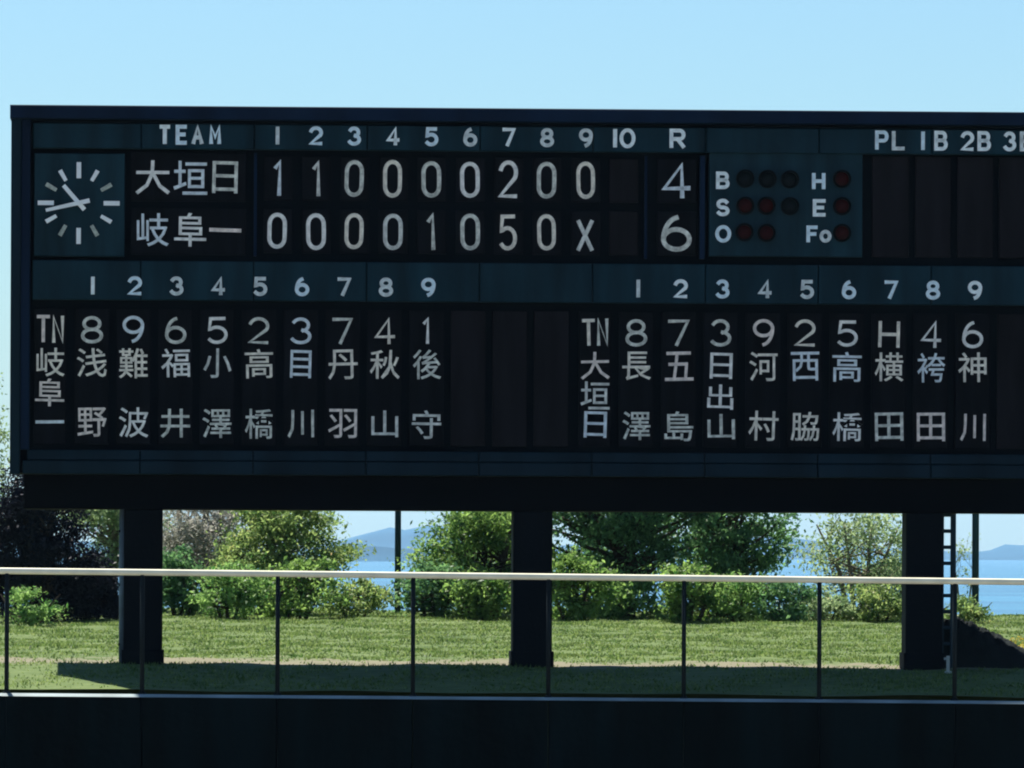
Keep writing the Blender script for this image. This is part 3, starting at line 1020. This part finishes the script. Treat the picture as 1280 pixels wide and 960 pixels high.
rim_me, lens_mb = lamp_meshes()
lens_r, lens_d = lens_mb.mesh('count_lamp'), lens_mb.mesh('count_lamp')
for px, py, red in lamps:
    x, z = BL(px, py)
    l = link('count_lamp', lens_r if red else lens_d, M['lamp_red' if red else 'lamp_dark'], cp, smooth=True, loc=(x, .10, z))
    link('count_lamp_rim', rim_me, M['lamp_rim'], cp, smooth=False, loc=(x, .099, z))

# umpire name plates (blank) on the right
for px0, px1 in ((1091, 1137), (1145, 1189), (1198, 1242), (1250, 1295), (1303, 1348), (1356, 1400)):
    plate(px0, px1, bz(195, 1113), bz(321, 1113), 'umpire_panel', None, True)

# batting orders
names_l = ['8浅野', '9難波', '6福井', '5小澤', '2高橋', '3目川', '7丹羽', '4秋山', '1後守']
names_r = ['8長澤', '7五島', '3日出山', '9河村', '2西脇', '5高橋', 'H横田', '4袴田', '6神川']
cl = [114.5, 167, 219.3, 271.5, 323.8, 376.2, 428.6, 481, 534]
cr_ = [796.5, 849.5, 902, 955, 1007.5, 1060, 1112.5, 1165, 1217.5]


def ny(y, px):
    return y + (px - 114) * .0055


def name_panel(px, label, blank=False, w_=43):
    return plate(px - w_ / 2, px + w_ / 2, Z['nt'], Z['nb'], 'name_panel', label, blank)


for colset, names, heads in ((cl, names_l, 1), (cr_, names_r, 1)):
    for i, (px, s_) in enumerate(zip(colset, names)):
        put_char('I' if i == 0 else str(i + 1), px + 1.5, ny(356.8, px), 18, 24, 4.6, board, HD, 'header_white', name='heading_numeral')
        o = name_panel(px, 'name panel reading ' + s_)
        put_char(s_[0], px, ny(411.5, px), 18 if s_[0] == '1' else 27, 34, 4.1, o, PD, 'white')
        kk = s_[1:]
        pos = {2: (453, 528), 3: (453, 491.5, 528.5)}[len(kk)]
        for ch, yy in zip(kk, pos):
            put_kanji(ch, px, ny(yy, px), 36.5, 36.5 if len(kk) == 2 else 34, o, PD)
for px, s_ in ((62.5, '岐阜一'), (744.5, '大垣日')):
    o = name_panel(px, 'team column panel reading TN ' + s_, w_=40)
    x, z = BL(px, ny(411.5, px))
    put_char('T', px - 8, ny(411.5, px), 18, 35, 4.2, o, PD, 'white', name='letter')
    put_char('N', px + 10, ny(411.5, px), 15, 35, 4.2, o, PD, 'white', name='letter')
    for ch, yy in zip(s_, (453, 490, 527)):
        put_kanji(ch, px, ny(yy, px), 36, 35, o, PD)
for px in (586, 638, 690, 1270, 1322, 1375, 1427, 1480, 1532, 1585):
    name_panel(px, None, True)

# beam, pillars, drainpipe
MB().bbox(bx(30), XR - .2, .45, 2.6, Z['beam_b'], Z['bot'] - .004, .015).build('beam', M['beam'], board)
for px0, px1 in ((156.5, 205), (643, 692), (1134, 1180), (1622, 1668)):
    x0, x1 = bx(px0, 735) * 1.0045, bx(px1, 735) * 1.0045     # they stand half a metre behind the face
    m_ = MB()
    zg = 1.9
    m_.bbox(x0, x1, .5, 1.2, zg, Z['beam_b'] - .003, .02)
    p = m_.build('pillar', M['pillar'], board)
    q = MB().bbox(x0 - .03, x1 + .03, .46, 1.25, zg, 2.27 + 20 * PX, .02).build('plinth', M['pillar'], p)
dp = MB().tube([(bx(152.5, 735), .8, 2.0), (bx(152.5, 735), .8, Z['beam_b'] + .1)], 4.2 * PX, 12)
dpo = dp.build('drainpipe', M['pipe'], board, smooth=True)
for zz in (2.6, 3.6, 4.5):
    MB().box(bx(147.5, 735), bx(157, 735), .76, .84, zz, zz + .04).build('pipe_bracket', M['pillar'], dpo)

# ladder behind the right pillar
lx0, lx1 = BL(1179, 700)[0], BL(1193, 700)[0]
ld = empty('ladder', board.matrix_basis @ Vector((lx0 + .06, 0.75, 2.25)), YAW)
tag(ld, 'dark steel ladder rising to the scoreboard beside the right pillar', 'ladder')
hl = Z['beam_b'] - 2.25 - .01
MB().box(-.03, .03, -.03, .03, 0, hl).build('stile', M['steel'], ld)
MB().box(lx1 - lx0 - .045, lx1 - lx0 + .045, -.03, .03, 0, hl).build('stile', M['steel'], ld)
rg = MB().tube([(.03, 0, 0), (lx1 - lx0 - .045, 0, 0)], .032, 8).mesh('rung')
k = 0
while .12 + k * .271 < hl:
    link('rung', rg, M['steel'], ld, loc=(0, 0, hl - .02 - k * .271))
    k += 1

# ------------------------------------------------------------------ haze
hz = bpy.data.materials.new('haze_air')
hz.use_nodes = True
t = hz.node_tree
for n in list(t.nodes): t.nodes.remove(n)
out = t.nodes.new('ShaderNodeOutputMaterial')
pv = t.nodes.new('ShaderNodeVolumePrincipled')
pv.inputs['Color'].default_value = (0.45, 0.72, 1.0, 1)
pv.inputs['Density'].default_value = 0.000022
pv.inputs['Anisotropy'].default_value = 0.2
t.links.new(pv.outputs[0], out.inputs['Volume'])
tag(MB().box(-9500, 9500, -150, 20500, -11, 130).build('haze', hz), kind='stuff')
